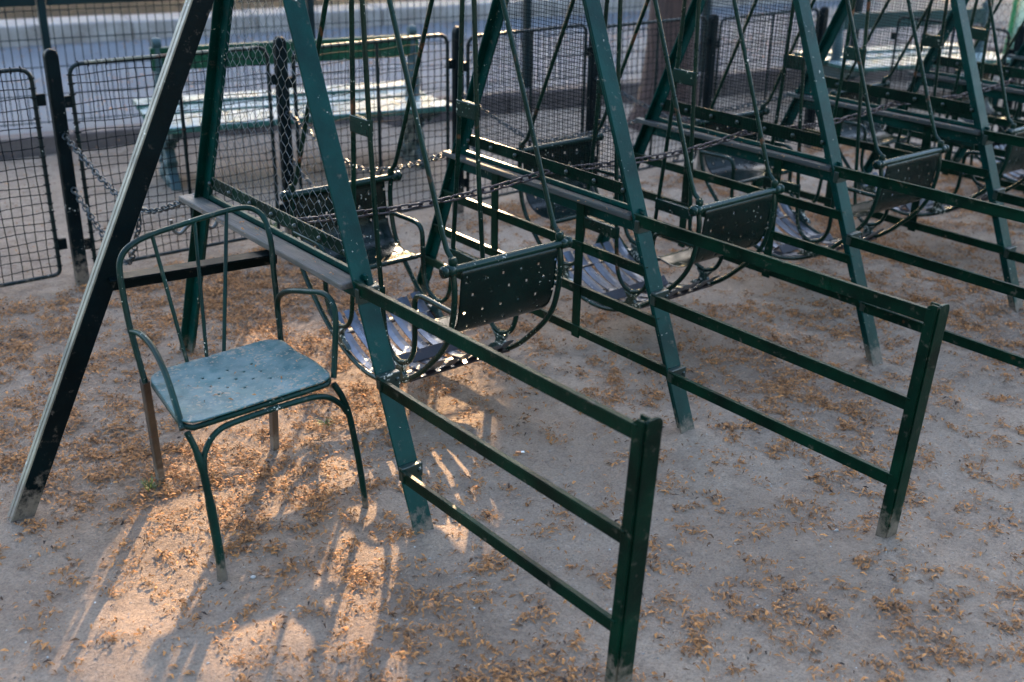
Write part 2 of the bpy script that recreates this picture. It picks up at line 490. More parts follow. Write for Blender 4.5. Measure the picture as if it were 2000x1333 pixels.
att = me.attributes.new('litter', 'FLOAT', 'POINT')
LD = litter_density(XX, YY); LD = np.where((np.hypot(XX-1.5, YY) > 6), 0.25, LD)
att.data.foreach_set('value', np.clip(LD, 0, 1).ravel().astype(np.float32))
me.materials.append(M['ground'])
go = bpy.data.objects.new('ground', me); COL.objects.link(go); tag(go, kind='structure')

mb = MB()
PW = 3.6
c4 = [pathpt(-40, 0.13, 0.052), pathpt(45, 0.13, 0.052), pathpt(45, PW+0.3, 0.052), pathpt(-40, PW+0.3, 0.052)]
mb.add(c4, [(0,1,2,3)])
tag(mb.build('path', M['asphalt']), kind='structure')
mb = MB()
c4 = [pathpt(-40, PW+0.25, 0.10), pathpt(45, PW+0.25, 0.10), pathpt(45, 60, 0.30), pathpt(-40, 60, 0.30)]
mb.add(c4, [(0,1,2,3)])
tag(mb.build('planting_bed', M['soil']), kind='structure')

kerb = empty('kerb', pathpt(0,0,0)); tag(kerb, kind='structure')
mbk = MB(); mbk.box((-0.497,0,-0.30), (0.497,0.14,0.06)); kme = None
for k in range(-4, 13):
    if kme is None:
        o = mbk.build('kerb_stone', M['kerb'], kerb, bevel=0.012); kme = o
    else:
        o = kme.copy(); COL.objects.link(o); o.parent = kerb
    o.location = (PD*(k*1.0+0.3) + Vector((0,0,random.uniform(-0.003,0.003))))
    o.rotation_euler = (0,0,math.radians(-9.8))

# the low wall of granite blocks beyond the path
gw = empty('granite_edging', pathpt(0, PW, 0.05))
tag(gw, 'low grey granite block edging along the far side of the path', 'stone edging')
u = -3.6
for k in range(13):
    L = random.choice((0.95, 1.15, 1.3, 1.05))
    mb = MB(); mb.box((0.006,0,-0.15), (L-0.006, 0.46+random.uniform(-.01,.01), 0.17+random.uniform(-.008,.008)))
    o = mb.build('granite_block', M['granite'], gw, bevel=0.018)
    o.location = PD*u + PN*random.uniform(-0.012,0.012); o.rotation_euler = (0,0,math.radians(-9.8+random.uniform(-.5,.5)))
    u += L

# ------------------------------------------------------------------ the swing stand
HT, LEGA, HC = 1.783, 0.75, 0.638
def legy(z): return LEGA*(1-z/HT)
stand = empty('swing_stand')
tag(stand, 'long dark green iron swing stand with six leaning trestles and railings', 'swing stand')
NF = 6

def screen_clip(y, z, m=0.012): return abs(y) < legy(z)-m

def wires(segs, r, n=3):
    """many straight wires in one go"""
    mb = MB()
    for a, b_ in segs: mb.tube([a, b_], r, n, caps=False)
    return mb
def hex_screen(cell=0.040, ph=0.034):
    segs = []
    rowh = ph*0.75; k = 0; z = 0.70
    while z < 1.70:
        y = -0.7 + (cell/2 if k % 2 else 0)
        while y < 0.7:
            j = lambda: random.uniform(-0.002, 0.002)
            top = (j(), y, z+ph/4); bl = (0, y-cell/2, z-ph/4+0.001); br = (0, y+cell/2, z-ph/4+0.001)
            t2 = (0, y, z+ph/4+rowh-ph/2)
            for a, b_ in ((top, bl), (top, br), (top, t2)):
                if screen_clip(a[1], a[2]) and screen_clip(b_[1], b_[2]):
                    segs.append((a, b_))
                    if b_ is t2: segs.append(((a[0]+0.001, a[1]+0.001, a[2]), (b_[0]+0.001, b_[1]+0.001, b_[2])))
            y += cell
        z += rowh; k += 1
    return wires(segs, 0.0007)
def grid_screen(s=0.0128):
    segs = []; mb = MB()
    z = 0.69
    ph = random.random()*6
    while z < 1.7:
        w = legy(z)-0.012
        n = 6
        pts = [(0.004*math.sin(3*t/n+ph), -w+2*w*t/n, z+0.003*math.sin(5*t/n+z*9)) for t in range(n+1)]
        mb.tube(pts, 0.00078, 3, caps=False); z += s*0.92
    y = -0.46
    while y < 0.46:
        zt = HT*(1-(abs(y)+0.012)/LEGA)
        if zt > 0.72:
            pts = [(0.004*math.sin(3*t/4+ph), y+0.003*math.sin(4*t/4+y*7), 0.69+(zt-0.69)*t/4) for t in range(5)]
            mb.tube(pts, 0.00078, 3, caps=False)
        y += s
    return mb

def angle_leg(p0, p1, w, side, up):
    """T-like rolled section for a leg"""
    mb = MB(); t = 0.007
    mb.bar(p0, p1, [(-w/2,0),(w/2,0),(w/2,t),(t/2,t),(t/2,w*0.85),(-t/2,w*0.85),(-t/2,t),(-w/2,t)], up)
    return mb

ZR = (0.408, 0.181)           # front rails
ZI = (0.482, 0.332, 0.185)    # rails between the legs
for i in range(NF):
    af = MB()
    # both legs, joined at the head
    for s in (-1, 1):
        p0 = Vector((0, s*legy(-0.25), -0.25)); p1 = Vector((0, s*0.02, HT-0.05))
        d = (p1-p0).normalized(); outw = Vector((0, s, 0)); outw = (outw - d*outw.dot(d)).normalized()
        # flange across X on the outer side, web pointing inwards
        af.bar(p0, p1, [(-0.030,0),(0.030,0),(0.030,-0.007),(0.0035,-0.007),(0.0035,-0.045),(-0.0035,-0.045),(-0.0035,-0.007),(-0.030,-0.007)], outw)
    af.rect((-0.045, 0, HT-0.055), (0.045, 0, HT-0.055), 0.13, 0.07)
    A = af.build('a_frame', M['frame'], stand, bevel=0.0018)
    A.location = (i, 0, 0)
    yc = legy(HC)
    # crossbar: plank, iron angle, upper bar
    mb = MB(); mb.box((-0.062 if i == 0 else -0.038, -yc+0.012, HC-0.006), (-0.004, yc+0.04, HC+0.013))
    mb.build('plank', M['plank'] if i == 0 else M['plank_dark'], A, bevel=0.004)
    mb = MB()
    mb.bar((0.0, -yc-0.005, HC), (0.0, yc+0.02, HC), [(-0.002,0.014),(0.004,0.014),(0.004,-0.052),(0.042,-0.052),(0.042,-0.046),(0.010,-0.046),(0.010,0.028),(-0.002,0.028)])
    mb.build('crossbar', M['frame'], A, bevel=0.0015)
    zt = HC+0.07 if i < 2 else HC+0.085
    mb = MB(); yt = legy(zt)
    mb.rect((0.004, -yt+0.012, zt), (0.004, yt-0.012, zt), 0.006, 0.040 if i < 2 else 0.048)
    mb.build('upper_bar', M['rail'], A, bevel=0.0015)
    for q in range(7):
        mb = MB(); y = -yc+0.08+q*(2*yc-0.16)/6
        mb.lathe((-0.0045, y, zt), [(0.009,0.0),(0.0085,-0.004),(0.004,-0.007)], 8, 'x')
        mb.build('bolt', M['bolt'], A)
    # screen
    if i in (0, 4): sc = hex_screen().build('screen', M['zinc'] if i == 0 else M['darkwire'], A)
    elif i < 4: sc = grid_screen().build('screen', M['darkwire'], A)
    else: sc = None
    if sc: sc['kind'] = 'stuff'
    # railing in front
    ptop = Vector((0, -1.497, 0.668)); pbot = Vector((0, -1.452, -0.25))
    def post_y(z): return pbot.y + (ptop.y-pbot.y)*(z-pbot.z)/(ptop.z-pbot.z)
    mb = MB()
    up_ = (ptop-pbot).normalized(); LP = (ptop-pbot).length+0.010
    rnd = [(0.030-0.018+0.018*math.sin(a), LP-0.018+0.018*math.cos(a)) for a in np.linspace(PI/2, 0, 6)]
    mb.plate([(-0.016,0),(0.030,0)]+rnd+[(-0.010,LP),(-0.016,LP-0.006)], pbot+Vector((0,-0.012,0)), (1,0,0), tuple(up_), 0.008)
    mb.plate([(0,0),(0.028,0),(0.028,LP-0.012),(0.018,LP),(0,LP)], pbot+Vector((-0.0195,-0.012,0)), (0,1,0), tuple(up_), 0.007)
    mb.plate([(0,0),(0.030,0),(0.030,LP-0.004),(0,LP-0.004)], pbot+Vector((0.0065,-0.0075,0)), (0,1,0), tuple(up_), 0.007)
    P = mb.build('post', M['rail'], A, bevel=0.0015)
    for z, zz in ((HC+0.020, 0.666), (ZR[0]+0.015, ZR[0]+0.012), (ZR[1]+0.015, ZR[1]+0.012)):
        mb = MB()
        mb.ell((-0.022, -legy(z)-0.008, z), (-0.012, post_y(zz)+0.004, zz), 0.013, 0.040, 0.005)
        mb.build('front_rail', M['rail'], A, bevel=0.0012)
    # clamps on the front leg
    for z in (HC-0.02, ZR[0], ZR[1]):
        mb = MB(); y = -legy(z)
        mb.rect((-0.032, y-0.004, z), (0.032, y-0.004, z), 0.018, 0.040)
        for s in (-1, 1): mb.lathe((s*0.022, y-0.0115, z), [(0.007,0),(0.006,-0.004),(0.003,-0.005)], 8, 'y')
        mb.build('clamp', M['bolt'], A, bevel=0.002)
    if i > 0:                                     # rails and uprights between the legs
        for z in ZI:
            mb = MB(); y = legy(z)
            mb.ell((-0.016, y-0.01, z+0.018), (-0.016, -y+0.006, z+0.018), 0.013, 0.036, 0.005)
            mb.build('inner_rail', M['rail'], A, bevel=0.0012)
        for y in (0.222, -0.228):
            mb = MB()
            mb.bar((-0.021, y, 0.158), (-0.021, y, HC-0.012), [(-0.018,-0.003),(0.018,-0.003),(0.018,0.003),(-0.018,0.003)], (1,0,0))
            mb.build('upright', M['rail'], A, bevel=0.001)
# brace at the near end, its bar, and the ridge beam with hangers
mb = MB()
b0 = Vector((-0.972, -0.02, -0.25)); b1 = Vector((0.0, -0.01, HT-0.07))
mb.rect(b0-Vector((-0.9,0,0.43))*0.031, b1-Vector((-0.9,0,0.43))*0.031, 0.032, 0.054, (-1,0,0.47))
mb.build('end_brace', M['brace'], stand, bevel=0.002)
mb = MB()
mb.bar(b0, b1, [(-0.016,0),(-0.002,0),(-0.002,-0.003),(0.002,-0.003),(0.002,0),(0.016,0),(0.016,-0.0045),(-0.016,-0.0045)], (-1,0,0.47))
mb.build('brace_lit_strip', M['brace_lit_strip'], stand)
mb = MB()
mb.bar((-0.500, -0.03, HC-0.005), (-0.012, -0.050, HC-0.022), [(-0.025,-0.045),(-0.019,-0.045),(-0.019,-0.006),(0.025,-0.006),(0.025,0.0),(-0.025,0.0)])
mb.build('brace_bar', M['brace'], stand, bevel=0.0015)
mb = MB()
mb.rect((-0.10, 0, HT), (NF-1+0.10, 0, HT), 0.07, 0.09)
mb.build('ridge_beam', M['frame'], stand, bevel=0.004)
PIV = 1.66
for i in range(NF-1):
    for s in (-1, 1):
        mb = MB()
        x = i+0.5+s*0.195
        mb.plate([(-0.022,-0.02),(0.022,-0.02),(0.035,0.08),(-0.035,0.08)], (x, 0, PIV), (0,1,0), (0,0,1), 0.010)
        mb.build('hanger', M['bolt'], stand)
# double hook on the back leg of the near trestle
mb = MB()
hy = legy(0.52)+0.012
for s in (-1, 1):
    mb.tube(crom([(0, hy, 0.56), (s*0.03, hy+0.01, 0.535), (s*0.055, hy+0.012, 0.515), (s*0.075, hy+0.014, 0.53), (s*0.08, hy+0.014, 0.565)], 5), 0.006, 6)
mb.build('hook', M['zinc'], stand)

# ------------------------------------------------------------------ swing boats
def swing_proto():
    root = empty('swing_boat')
    W = 0.195
    rail_z = lambda y: 0.120+1.42*y*y
    for s in (-1, 1):                        # s=-1 near seat, +1 far seat
        # seat shell with real perforations
        prof = crom([(s*0.455,0.0,0.612),(s*0.466,0,0.595),(s*0.462,0,0.56),(s*0.456,0,0.50),(s*0.447,0,0.45),(s*0.425,0,0.408),(s*0.385,0,0.382),(s*0.335,0,0.372),(s*0.285,0,0.376),(s*0.262,0,0.378),(s*0.255,0,0.366)], 6)
        # resample evenly
        P = np.array([(p.x, p.z) for p in prof]); dl = np.r_[0, np.cumsum(np.hypot(*np.diff(P, axis=0).T))]
        nv = 45; nu = 43
        tt = np.linspace(0, dl[-1], nv+1)
        py = np.interp(tt, dl, P[:,0]); pz = np.interp(tt, dl, P[:,1])
        mb = MB(); vs = []; hw = 0.176
        for a in range(nv+1):
            taper = 1.0 - 0.04*max(0, (a/nv-0.75))/0.25
            for b_ in range(nu+1):
                vs.append(((-hw+2*hw*b_/nu)*taper, py[a], pz[a]))
        holes = set()
        for r, row in enumerate((5, 10, 16, 22, 28, 34)):
            off = 4 if r % 2 else 1
            for c in range(off, nu-1, 8): holes.add((row, c+1))
        fs = [(a*(nu+1)+b_, a*(nu+1)+b_+1, (a+1)*(nu+1)+b_+1, (a+1)*(nu+1)+b_) for a in range(nv) for b_ in range(nu) if (a, b_) not in holes]
        mb.add(vs, fs, True)
        seat = mb.build('seat', M['shell'], root)
        so = seat.modifiers.new('thick', 'SOLIDIFY'); so.thickness = 0.0025; so.offset = 0
        mb = MB()
        mb.tube([(-0.224,s*0.455,0.608),(0.224,s*0.455,0.608)], 0.0125, 12)
        for e in (-1, 1):
            mb.lathe((e*0.205, s*0.455, 0.608), [(0.013,-0.012),(0.0175,-0.010),(0.0175,0.010),(0.013,0.012)], 12, 'x')
            mb.lathe((e*0.226, s*0.455, 0.608), [(0.010,-0.01),(0.0175,-0.006),(0.018,0.004),(0.012,0.011)], 12, 'x')
        mb.build('back_rail', M['swing'], seat)
        mb = MB(); mb.tube([(-W,s*0.262,0.372),(W,s*0.262,0.372)], 0.008, 8)
        mb.build('front_rail', M['swing'], seat)
        for e in (-1, 1):
            x = e*W
            # suspension rod with hooked foot
            mb = MB()
            mb.tube(fillet([(x*0.97,s*0.012,PIV),(x,s*0.405,0.70),(x*1.0,s*0.425,0.655),(x*1.0,s*0.448,0.640),(x,s*0.452,0.615)], 0.02, 4), 0.0078, 8)
            mb.lathe((x, s*0.452, 0.632), [(0.011,-0.012),(0.013,-0.006),(0.013,0.006),(0.009,0.012)], 8, 'z')
            mb.build('suspension_rod', M['rod'], root)
            # armrest that runs down into the cup of the stand
            mb = MB()
            mb.tube(crom([(x,s*0.452,0.480),(x,s*0.40,0.480),(x,s*0.33,0.482),(x,s*0.285,0.478),(x,s*0.264,0.455),(x,s*0.260,0.40),(x,s*0.259,0.33),(x,s*0.250,0.285),(x,s*0.225,0.248),(x,s*0.178,0.230)], 5), 0.0085, 8)
            mb.build('armrest', M['swing'], root)
            mb = MB()
            mb.tube(crom([(x,s*0.178,0.230),(x,s*0.135,0.243),(x,s*0.108,0.275),(x,s*0.094,0.33),(x,s*0.079,0.48),(x,s*0.052,0.80),(x,s*0.030,1.25),(x*0.97,s*0.010,PIV)], 5), 0.0078, 8)
            mb.build('centre_rod', M['rod'], root)
            # cast stand below the cup
            mb = MB(); zb = rail_z(0.18)
            prof2 = [(-0.062,zb-0.005),(-0.045,zb+0.012),(-0.024,zb+0.022),(-0.018,zb+0.038),(-0.022,0.214),(-0.045,0.236),(-0.020,0.226),(0.0,0.224),(0.020,0.226),(0.045,0.240),(0.022,0.214),(0.018,zb+0.040),(0.026,zb+0.030),(0.048,zb+0.034),(0.066,zb+0.032),(0.03,zb+0.004)]
            pts = [(s*0.18+s*a, b_) for a, b_ in prof2]
            if s < 0: pts = pts[::-1]
            mb.plate(pts, (x,0,0), (0,1,0), (0,0,1), 0.016)
            mb.build('stand', M['stand'], root, bevel=0.003)
    for e in (-1, 1):
        x = e*W
        # boat-shaped side rail
        half = [(0.452,0.600),(0.460,0.55),(0.455,0.48),(0.436,0.405),(0.40,0.345),(0.35,0.292),(0.29,0.236),(0.235,0.196),(0.18,0.166),(0.12,0.141),(0.06,0.125)]
        pts = [(x,-y,z) for y, z in half] + [(x,0,0.120)] + [(x,y,z) for y, z in half[::-1]]
        mb = MB(); mb.tube(crom(pts, 4), 0.0088, 8)
        mb.build('side_rail', M['swing'], root)
        # plates tying the two centre rods
        for zc, hh in ((0.925, 0.026), (0.425, 0.022)):
            w = 0.043 if zc > 0.8 else 0.083
            mb = MB(); mb.box((x-0.010, -w-0.008, zc-hh), (x+0.010, w+0.008, zc+hh))
            mb.build('tie_plate', M['swing'], root, bevel=0.003)
    # floor
    for k in range(7):
        xc = -0.162+0.054*k
        mb = MB(); n = 18; vs = []
        wk = 0.0195
        for q in range(n+1):
            y = -0.265+0.53*q/n
            z = rail_z(y)+0.006+0.004*math.sin(k*2.1+q*0.4) + (0.010*max(0, abs(y)-0.235)/0.03)
            for dx, dz in ((-wk,0.0),(0,0.0025),(wk,0.0),(wk,-0.003),(0,-0.0005),(-wk,-0.003)):
                vs.append((xc+dx, y, z+dz))
        fs = [tuple(range(5,-1,-1)), tuple(n*6+j for j in range(6))]
        for q in range(n):
            for j in range(6):
                fs.append((q*6+j, q*6+(j+1)%6, (q+1)*6+(j+1)%6, (q+1)*6+j))
        mb.add(vs, fs)
        mb.build('floor_slat', M['slat'], root)
    for y in (-0.215, -0.075, 0.075, 0.215):
        mb = MB(); mb.box((-W, y-0.014, rail_z(y)-0.006), (W, y+0.014, rail_z(y)+0.001))
        mb.build('floor_bearer', M['footrest'], root)
    mb = MB()
    mb.bar((-0.172, 0.0, 0.132), (0.172, 0.0, 0.132), [(-0.030,0.0),(-0.026,-0.004),(0.0,0.020),(0.026,-0.004),(0.030,0.0),(0.0,0.028)])
    mb.build('footrest', M['footrest'], root, bevel=0.002)
    return root

boat_labels = ['dark green iron swing boat in the nearest bay, chips of white on its stands',
               'dark green iron swing boat in the second bay from the metal chair',
               'dark green iron swing boat in the third bay from the metal chair',
               'dark green iron swing boat in the fourth bay, at the right edge',
               'farthest dark green iron swing boat, mostly past the right edge']
boat = swing_proto()
for i in range(5):
    o = boat if i == 0 else copy_tree(boat)
    th = math.radians((0.0, 0.7, -0.6, 1.2, -0.8)[i])        # each hangs a little differently from its pivots
    o.rotation_euler = (th, 0, math.radians((0,0.8,-0.6,0.5,0)[i]))
    o.location = (i+0.497, math.sin(th)*PIV, PIV*(1-math.cos(th)))
    tag(o, boat_labels[i], 'swing', 'swing boats hanging in a row')

# ------------------------------------------------------------------ chains
def link_mesh(name, L, w, r):
    mb = MB(); pts = []
    for k in range(14):
        an = 2*PI*k/14
        cx = (L/2-w/2)*(1 if math.cos(an) > 0.01 else -1 if math.cos(an) < -0.01 else 0)
        pts.append((cx+math.cos(an)*w/2, math.sin(an)*w/2, 0))
    mb.tube(pts, r, 6, closed=True)
    return mb.mesh(name)
LK = {}
def chain(pts, label, mat='chain', L=0.034, w=0.019, r=0.0032, group='chains'):
    key = (mat, L)
    if key not in LK:
        me = link_mesh('link', L, w, r); me.materials.append(M[mat]); LK[key] = me
    pts = [Vector(p) for p in crom(pts, 14)]
    root = empty('chain', pts[0])
    tag(root, label, 'chain', group)
    P = np.array([tuple(p) for p in pts]); dl = np.r_[0, np.cumsum(np.linalg.norm(np.diff(P, axis=0), axis=1))]
    pitch = L-2.3*r; n = int(dl[-1]/pitch)
    for k in range(n):
        s = (k+0.5)*dl[-1]/n
        c = Vector([np.interp(s, dl, P[:,a]) for a in range(3)])
        d = Vector([np.interp(min(s+pitch*0.4, dl[-1]), dl, P[:,a])-np.interp(max(s-pitch*0.4,0), dl, P[:,a]) for a in range(3)]).normalized()
        o = bpy.data.objects.new('link', LK[key]); COL.objects.link(o); o.parent = root
        q = d.to_track_quat('X', 'Z').to_matrix() @ Matrix.Rotation((PI/2 if k % 2 else 0)+0.5+random.uniform(-.25,.25), 3, 'X')
        o.matrix_local = Matrix.Translation(c-pts[0]) @ q.to_4x4()
    return root
ord_ = ['nearest', 'second', 'third', 'fourth', 'farthest']
for i in range(5):
    z0 = HC+0.045
    x0, x1 = i+0.015, i+0.985
    chain([(x0,-0.02,z0),(i+0.25,-0.03,z0-0.012),(i+0.5,-0.04,z0-0.02),(i+0.75,-0.05,z0-0.010),(x1,-0.055,z0+0.012)],
          f'rusty iron chain strung across the {ord_[i]} swing boat between the crossbars', 'chain_rust', L=0.046, w=0.020, r=0.0036, group='rusty chains across the swings')

# ------------------------------------------------------------------ low mesh fence
FPX = [-1.02, -0.04, 0.917, 1.864, 2.775, 3.70, 4.75]
FY = [1.70, 1.67, 1.65, 1.645, 1.66, 1.65, 1.66]
def fgz(x): return 0.012-0.022*max(-0.4, min(6, x))
def fence_post(parent, loc, h):
    mb = MB()
    n = 10; out = []
    w = 0.026
    vs = [(-w, -0.25), (w, -0.25), (w, h-w)] + [(w*math.cos(a), h-w+w*1.2*math.sin(a)) for a in np.linspace(0.15, PI-0.15, 9)] + [(-w, h-w)]
    mb.plate(vs, (0,0,0), (1,0,0), (0,0,1), 0.040)
    o = mb.build('post', M['fence_post'], parent, bevel=0.008)
    o.location = loc
    return o
def fence_panel(parent, p0, p1, h, zb, worn=False, mid=True):
    """bent tube frame with woven wire, from p0 to p1 on the ground"""
    p0 = Vector(p0); p1 = Vector(p1); L = (p1-p0).length; d = (p1-p0).normalized()
    loop = fillet([(0,0,zb+0.2),(0,0,h),(L,0,h),(L,0,zb),(0,0,zb),(0,0,zb+0.2)], {1:0.05,2:0.05,3:0.03,4:0.03}, 5)
    mb = MB(); mb.tube(loop[:-1], 0.0085, 8, closed=True)
    fr = mb.build('panel_frame', M['fence'], parent)
    fr.matrix_local = Matrix.Translation(p0) @ Matrix.Rotation(math.atan2(d.y, d.x), 4, 'Z')
    if mid:
        mb = MB(); mb.tube([(L*0.52,0,zb),(L*0.52,0,h)], 0.0075, 6); mb.build('middle_bar', M['fence'], fr)
    # wire with a slight crimp
    mb = MB(); r = 0.0021; sp = 0.036
    nz = int((h-zb)/sp); nxw = int(L/sp)
    bp = random.uniform(-0.03, 0.03)
    def bul(x, z): return bp*math.sin(PI*x/L)*math.sin(PI*(z-zb)/(h-zb)) + 0.006*math.sin(9*x+bp*99)*math.sin(7*z)*math.sin(PI*x/L)
    for k in range(1, nxw):
        x = L*k/nxw + random.uniform(-.002,.002)
        pts = []
        for q in range(nz*2+1):
            z = zb+(h-zb)*q/(nz*2)
            pts.append((x+0.003*math.sin(q*0.33+k), (0.002 if (q//1+k) % 2 else -0.002)+bul(x,z), z))
        mb.tube(pts, r, 3, caps=False)
        # the turn around the top rail
        mb.tube([(x,-0.0095,h-0.012),(x,-0.0105,h+0.004),(x,0,h+0.0115),(x,0.0105,h+0.004),(x,0.0095,h-0.012)], 0.0022, 4)
    for k in range(1, nz):
        z = zb+(h-zb)*k/nz + random.uniform(-.002,.002)
        pts = [(L*q/(nxw*2), (0.002 if (q+k) % 2 else -0.002)+bul(L*q/(nxw*2),z), z+0.004*math.sin(q*0.3+k*1.7)) for q in range(nxw*2+1)]
        mb.tube(pts, r, 3, caps=False)
        for x, sx in ((0,1),(L,-1)):
            mb.tube([(x+sx*0.012,-0.0095,z),(x-sx*0.004,-0.0105,z),(x-sx*0.0115,0,z),(x-sx*0.004,0.0105,z),(x+sx*0.012,0.0095,z)], 0.0022, 4)
    w = mb.build('wire_mesh', M['darkwire'], fr); w['kind'] = 'stuff'
    if worn:
        mb = MB(); mb.tube([(0.06,0,h+0.0008),(L-0.06,0,h+0.0008)], 0.0088, 8); mb.build('top_rail', M['fence_rail'], fr)
    return fr
bf = empty('mesh_fence', (0,0,0))
tag(bf, 'low dark green woven wire fence running behind the row of swings', 'fence')
HTS = [0.94, 0.935, 0.93, 0.925, 0.88, 0.90, 0.90]
for k, x in enumerate(FPX):
    fence_post(bf, (x, FY[k], fgz(x)), HTS[k])
for k in range(len(FPX)-1):
    a = Vector((FPX[k]+0.062, FY[k], 0)); c = Vector((FPX[k+1]-0.062, FY[k+1], 0))
    g = fgz((a.x+c.x)/2)
    a.z = c.z = g
    if k == 0: c.x -= 0.02; a.z = c.z = g-0.02
    fence_panel(bf, a, c, 0.885, 0.06, worn=(k in (1, 2)))
    for e, s in ((a, -1), (c, 1)):
        for zc in (0.745, 0.165):
            mb = MB()
            mb.box((min(e.x, e.x+s*0.04), e.y-0.006, g+zc-0.022), (max(e.x, e.x+s*0.04), e.y+0.006, g+zc+0.022))
            mb.build('bracket', M['fence_post'], bf)
sf = empty('mesh_fence', (0,0,0))
tag(sf, 'short run of low wire fence closing the far right end behind the swings', 'fence')
SX = 5.25
SY = [1.50, 0.62, -0.28]
for k, y in enumerate(SY):
    if k: fence_post(sf, (SX+0.02*k, y, fgz(SX)), 0.88).rotation_euler = (0,0,PI/2)
    y1 = SY[k+1] if k+1 < len(SY) else y-0.9
    fr = fence_panel(sf, (SX, y-0.06, fgz(SX)), (SX, y1+0.06, fgz(SX)), 0.845, 0.06)
    for e, s in ((y-0.06, 1), (y1+0.06, -1)):
        for zc in (0.72, 0.165):
            mb = MB()
            mb.box((SX-0.006, min(e, e+s*0.04), fgz(SX)+zc-0.022), (SX+0.006, max(e, e+s*0.04), fgz(SX)+zc+0.022))
            mb.build('bracket', M['fence_post'], sf)

# chains from the fence posts to the back legs
for i in range(4):
    xp = FPX[i+1]; yl = legy(0.64)+0.02; y0 = FY[i+1]-0.03; zp = fgz(xp)+0.615
    xm = (xp+i)/2
    chain([(xp+0.0,y0,zp),(xm*0.6+xp*0.4,1.36,zp-0.095),(xm,1.13,zp-0.145),(xm,0.90,0.50),(i-0.012,0.70,0.565),(i-0.012,yl,0.645)],
          f'grey iron chain sagging from a fence post to the {["first","second","third","fourth"][i]} trestle from the left', group='grey chains from fence to trestles')
    chain([(xp+0.005,y0,zp-0.215),(xm*0.6+xp*0.4,1.40,zp-0.33),(xm,1.18,zp-0.40),(xm,1.02,0.40),(xm,1.0,0.47)],
          f'lower loose chain hung from the fence post behind the {["first","second","third","fourth"][i]} trestle', group='loose lower chains at the fence')

# ------------------------------------------------------------------ tall welded fence along the kerb
tf = empty('welded_fence', (0,0,0))
tag(tf, 'dark green fence of thin upright wires standing along the path kerb', 'fence')
TFV = 0.20
for k in range(-2, 8):
    u0 = 0.72/PD.x + 1.66*k
    p = pathpt(u0, TFV, 0.05)
    mb = MB(); mb.rect((p.x,p.y,0.0), (p.x,p.y,0.85), 0.055, 0.045, (PD.x,PD.y,0))
    mb.build('post', M['tall'], tf, bevel=0.003)
    if k < 7:
        mb = MB()
        n = 33
        for q in range(1, n):
            a = pathpt(u0+1.66*q/n, TFV-0.004, 0.09)
            mb.tube([a, a+Vector((0,0,0.70))], 0.0032, 4, caps=False)
        for z in (0.10, 0.265, 0.43, 0.595, 0.76):
            mb.tube([pathpt(u0, TFV+0.004, z), pathpt(u0+1.66, TFV+0.004, z)], 0.0033, 4, caps=False)
        w = mb.build('wire_panel', M['tall'], tf); w['kind'] = 'stuff'
        mb = MB(); mb.rect(pathpt(u0+0.03, TFV, 0.815), pathpt(u0+1.63, TFV, 0.815), 0.04, 0.05)
        mb.build('top_rail', M['tall'], tf, bevel=0.004)

# ------------------------------------------------------------------ benches
def bench_proto():
    r = empty('park_bench')
    L = 1.62
    for s in (-1, 1):                       # two planks on either side of the back
        for k in range(2):
            mb = MB(); y = s*(0.115+0.20*k)
            mb.box((-L/2, y-0.085, 0.365-0.012*(k == 0)), (L/2, y+0.085, 0.40-0.012*(k == 0)))
            mb.build('seat_plank', M['bench_seat'], r, bevel=0.008)
    mb = MB(); mb.box((-L*0.46, -0.020, 0.615), (L*0.46, 0.020, 0.735))
    mb.build('backrest', M['bench'], r, bevel=0.006)
    for x in (-0.71, 0.71):
        # cast iron support: scrolled foot, baluster and back post
        mb = MB()
        half = [(0.0,-0.02),(0.17,-0.02),(0.19,0.02),(0.165,0.06),(0.12,0.085),(0.105,0.12),(0.125,0.155),(0.11,0.185),(0.085,0.21),(0.095,0.245),(0.13,0.27),(0.18,0.285),(0.30,0.315),(0.36,0.335),(0.37,0.362),(0.0,0.362)]
        ol = [(y, z) for y, z in half[:-1]] + [(-y, z) for y, z in half[:-1][::-1]]
        ol = [p for k, p in enumerate(ol) if k == 0 or p != ol[k-1]][:-1]
        mb.plate(ol, (x,0,0), (0,1,0), (0,0,1), 0.055)
        for y, z, rr in ((0.09,0.05,0.045),(-0.09,0.05,0.045),(0.06,0.13,0.03),(-0.06,0.13,0.03),(0,0.09,0.05),(0.08,0.24,0.03),(-0.08,0.24,0.03),(0.2,0.30,0.028),(-0.2,0.30,0.028),(0,0.2,0.045)):
            for s in (-1, 1):
                mb.lathe((x+s*0.027, y, z), [(rr,-0.012),(rr*0.85,0.004),(rr*0.4,0.012)] if s > 0 else [(rr,0.012),(rr*0.85,-0.004),(rr*0.4,-0.012)], 9, 'x')
        sup = mb.build('support', M['cast'], r, bevel=0.008)
        mb = MB()
        mb.tube([(x,0,0.35),(x,0,0.42),(x,0,0.46),(x,0,0.56),(x,0,0.60),(x,0,0.62),(x,0,0.745)], [0.055,0.040,0.045,0.034,0.024,0.030,0.022], 10)
        mb.lathe((x,0,0.757), [(0.026,-0.022),(0.032,0.0),(0.026,0.022)], 12, 'x')
        mb.build('back_post', M['cast'], sup)
    return r
bench = bench_proto()
bench.location = (1.60, 2.83, -0.03); bench.rotation_euler = (0,0,math.radians(-13))
tag(bench, 'green double park bench with cast iron supports behind the nearest swing', 'bench', 'park benches behind the fence')
b2 = copy_tree(bench)
b2.location = (6.75, 2.26, -0.14); b2.rotation_euler = (0,0,math.radians(-16))
for c_ in b2.children:
    if c_.name.startswith('backrest'):
        c_.material_slots[0].link = 'OBJECT'; c_.material_slots[0].material = M['bench_far']
tag(b2, 'far dark green park bench seen through the wires at upper right', 'bench', 'park benches behind the fence')

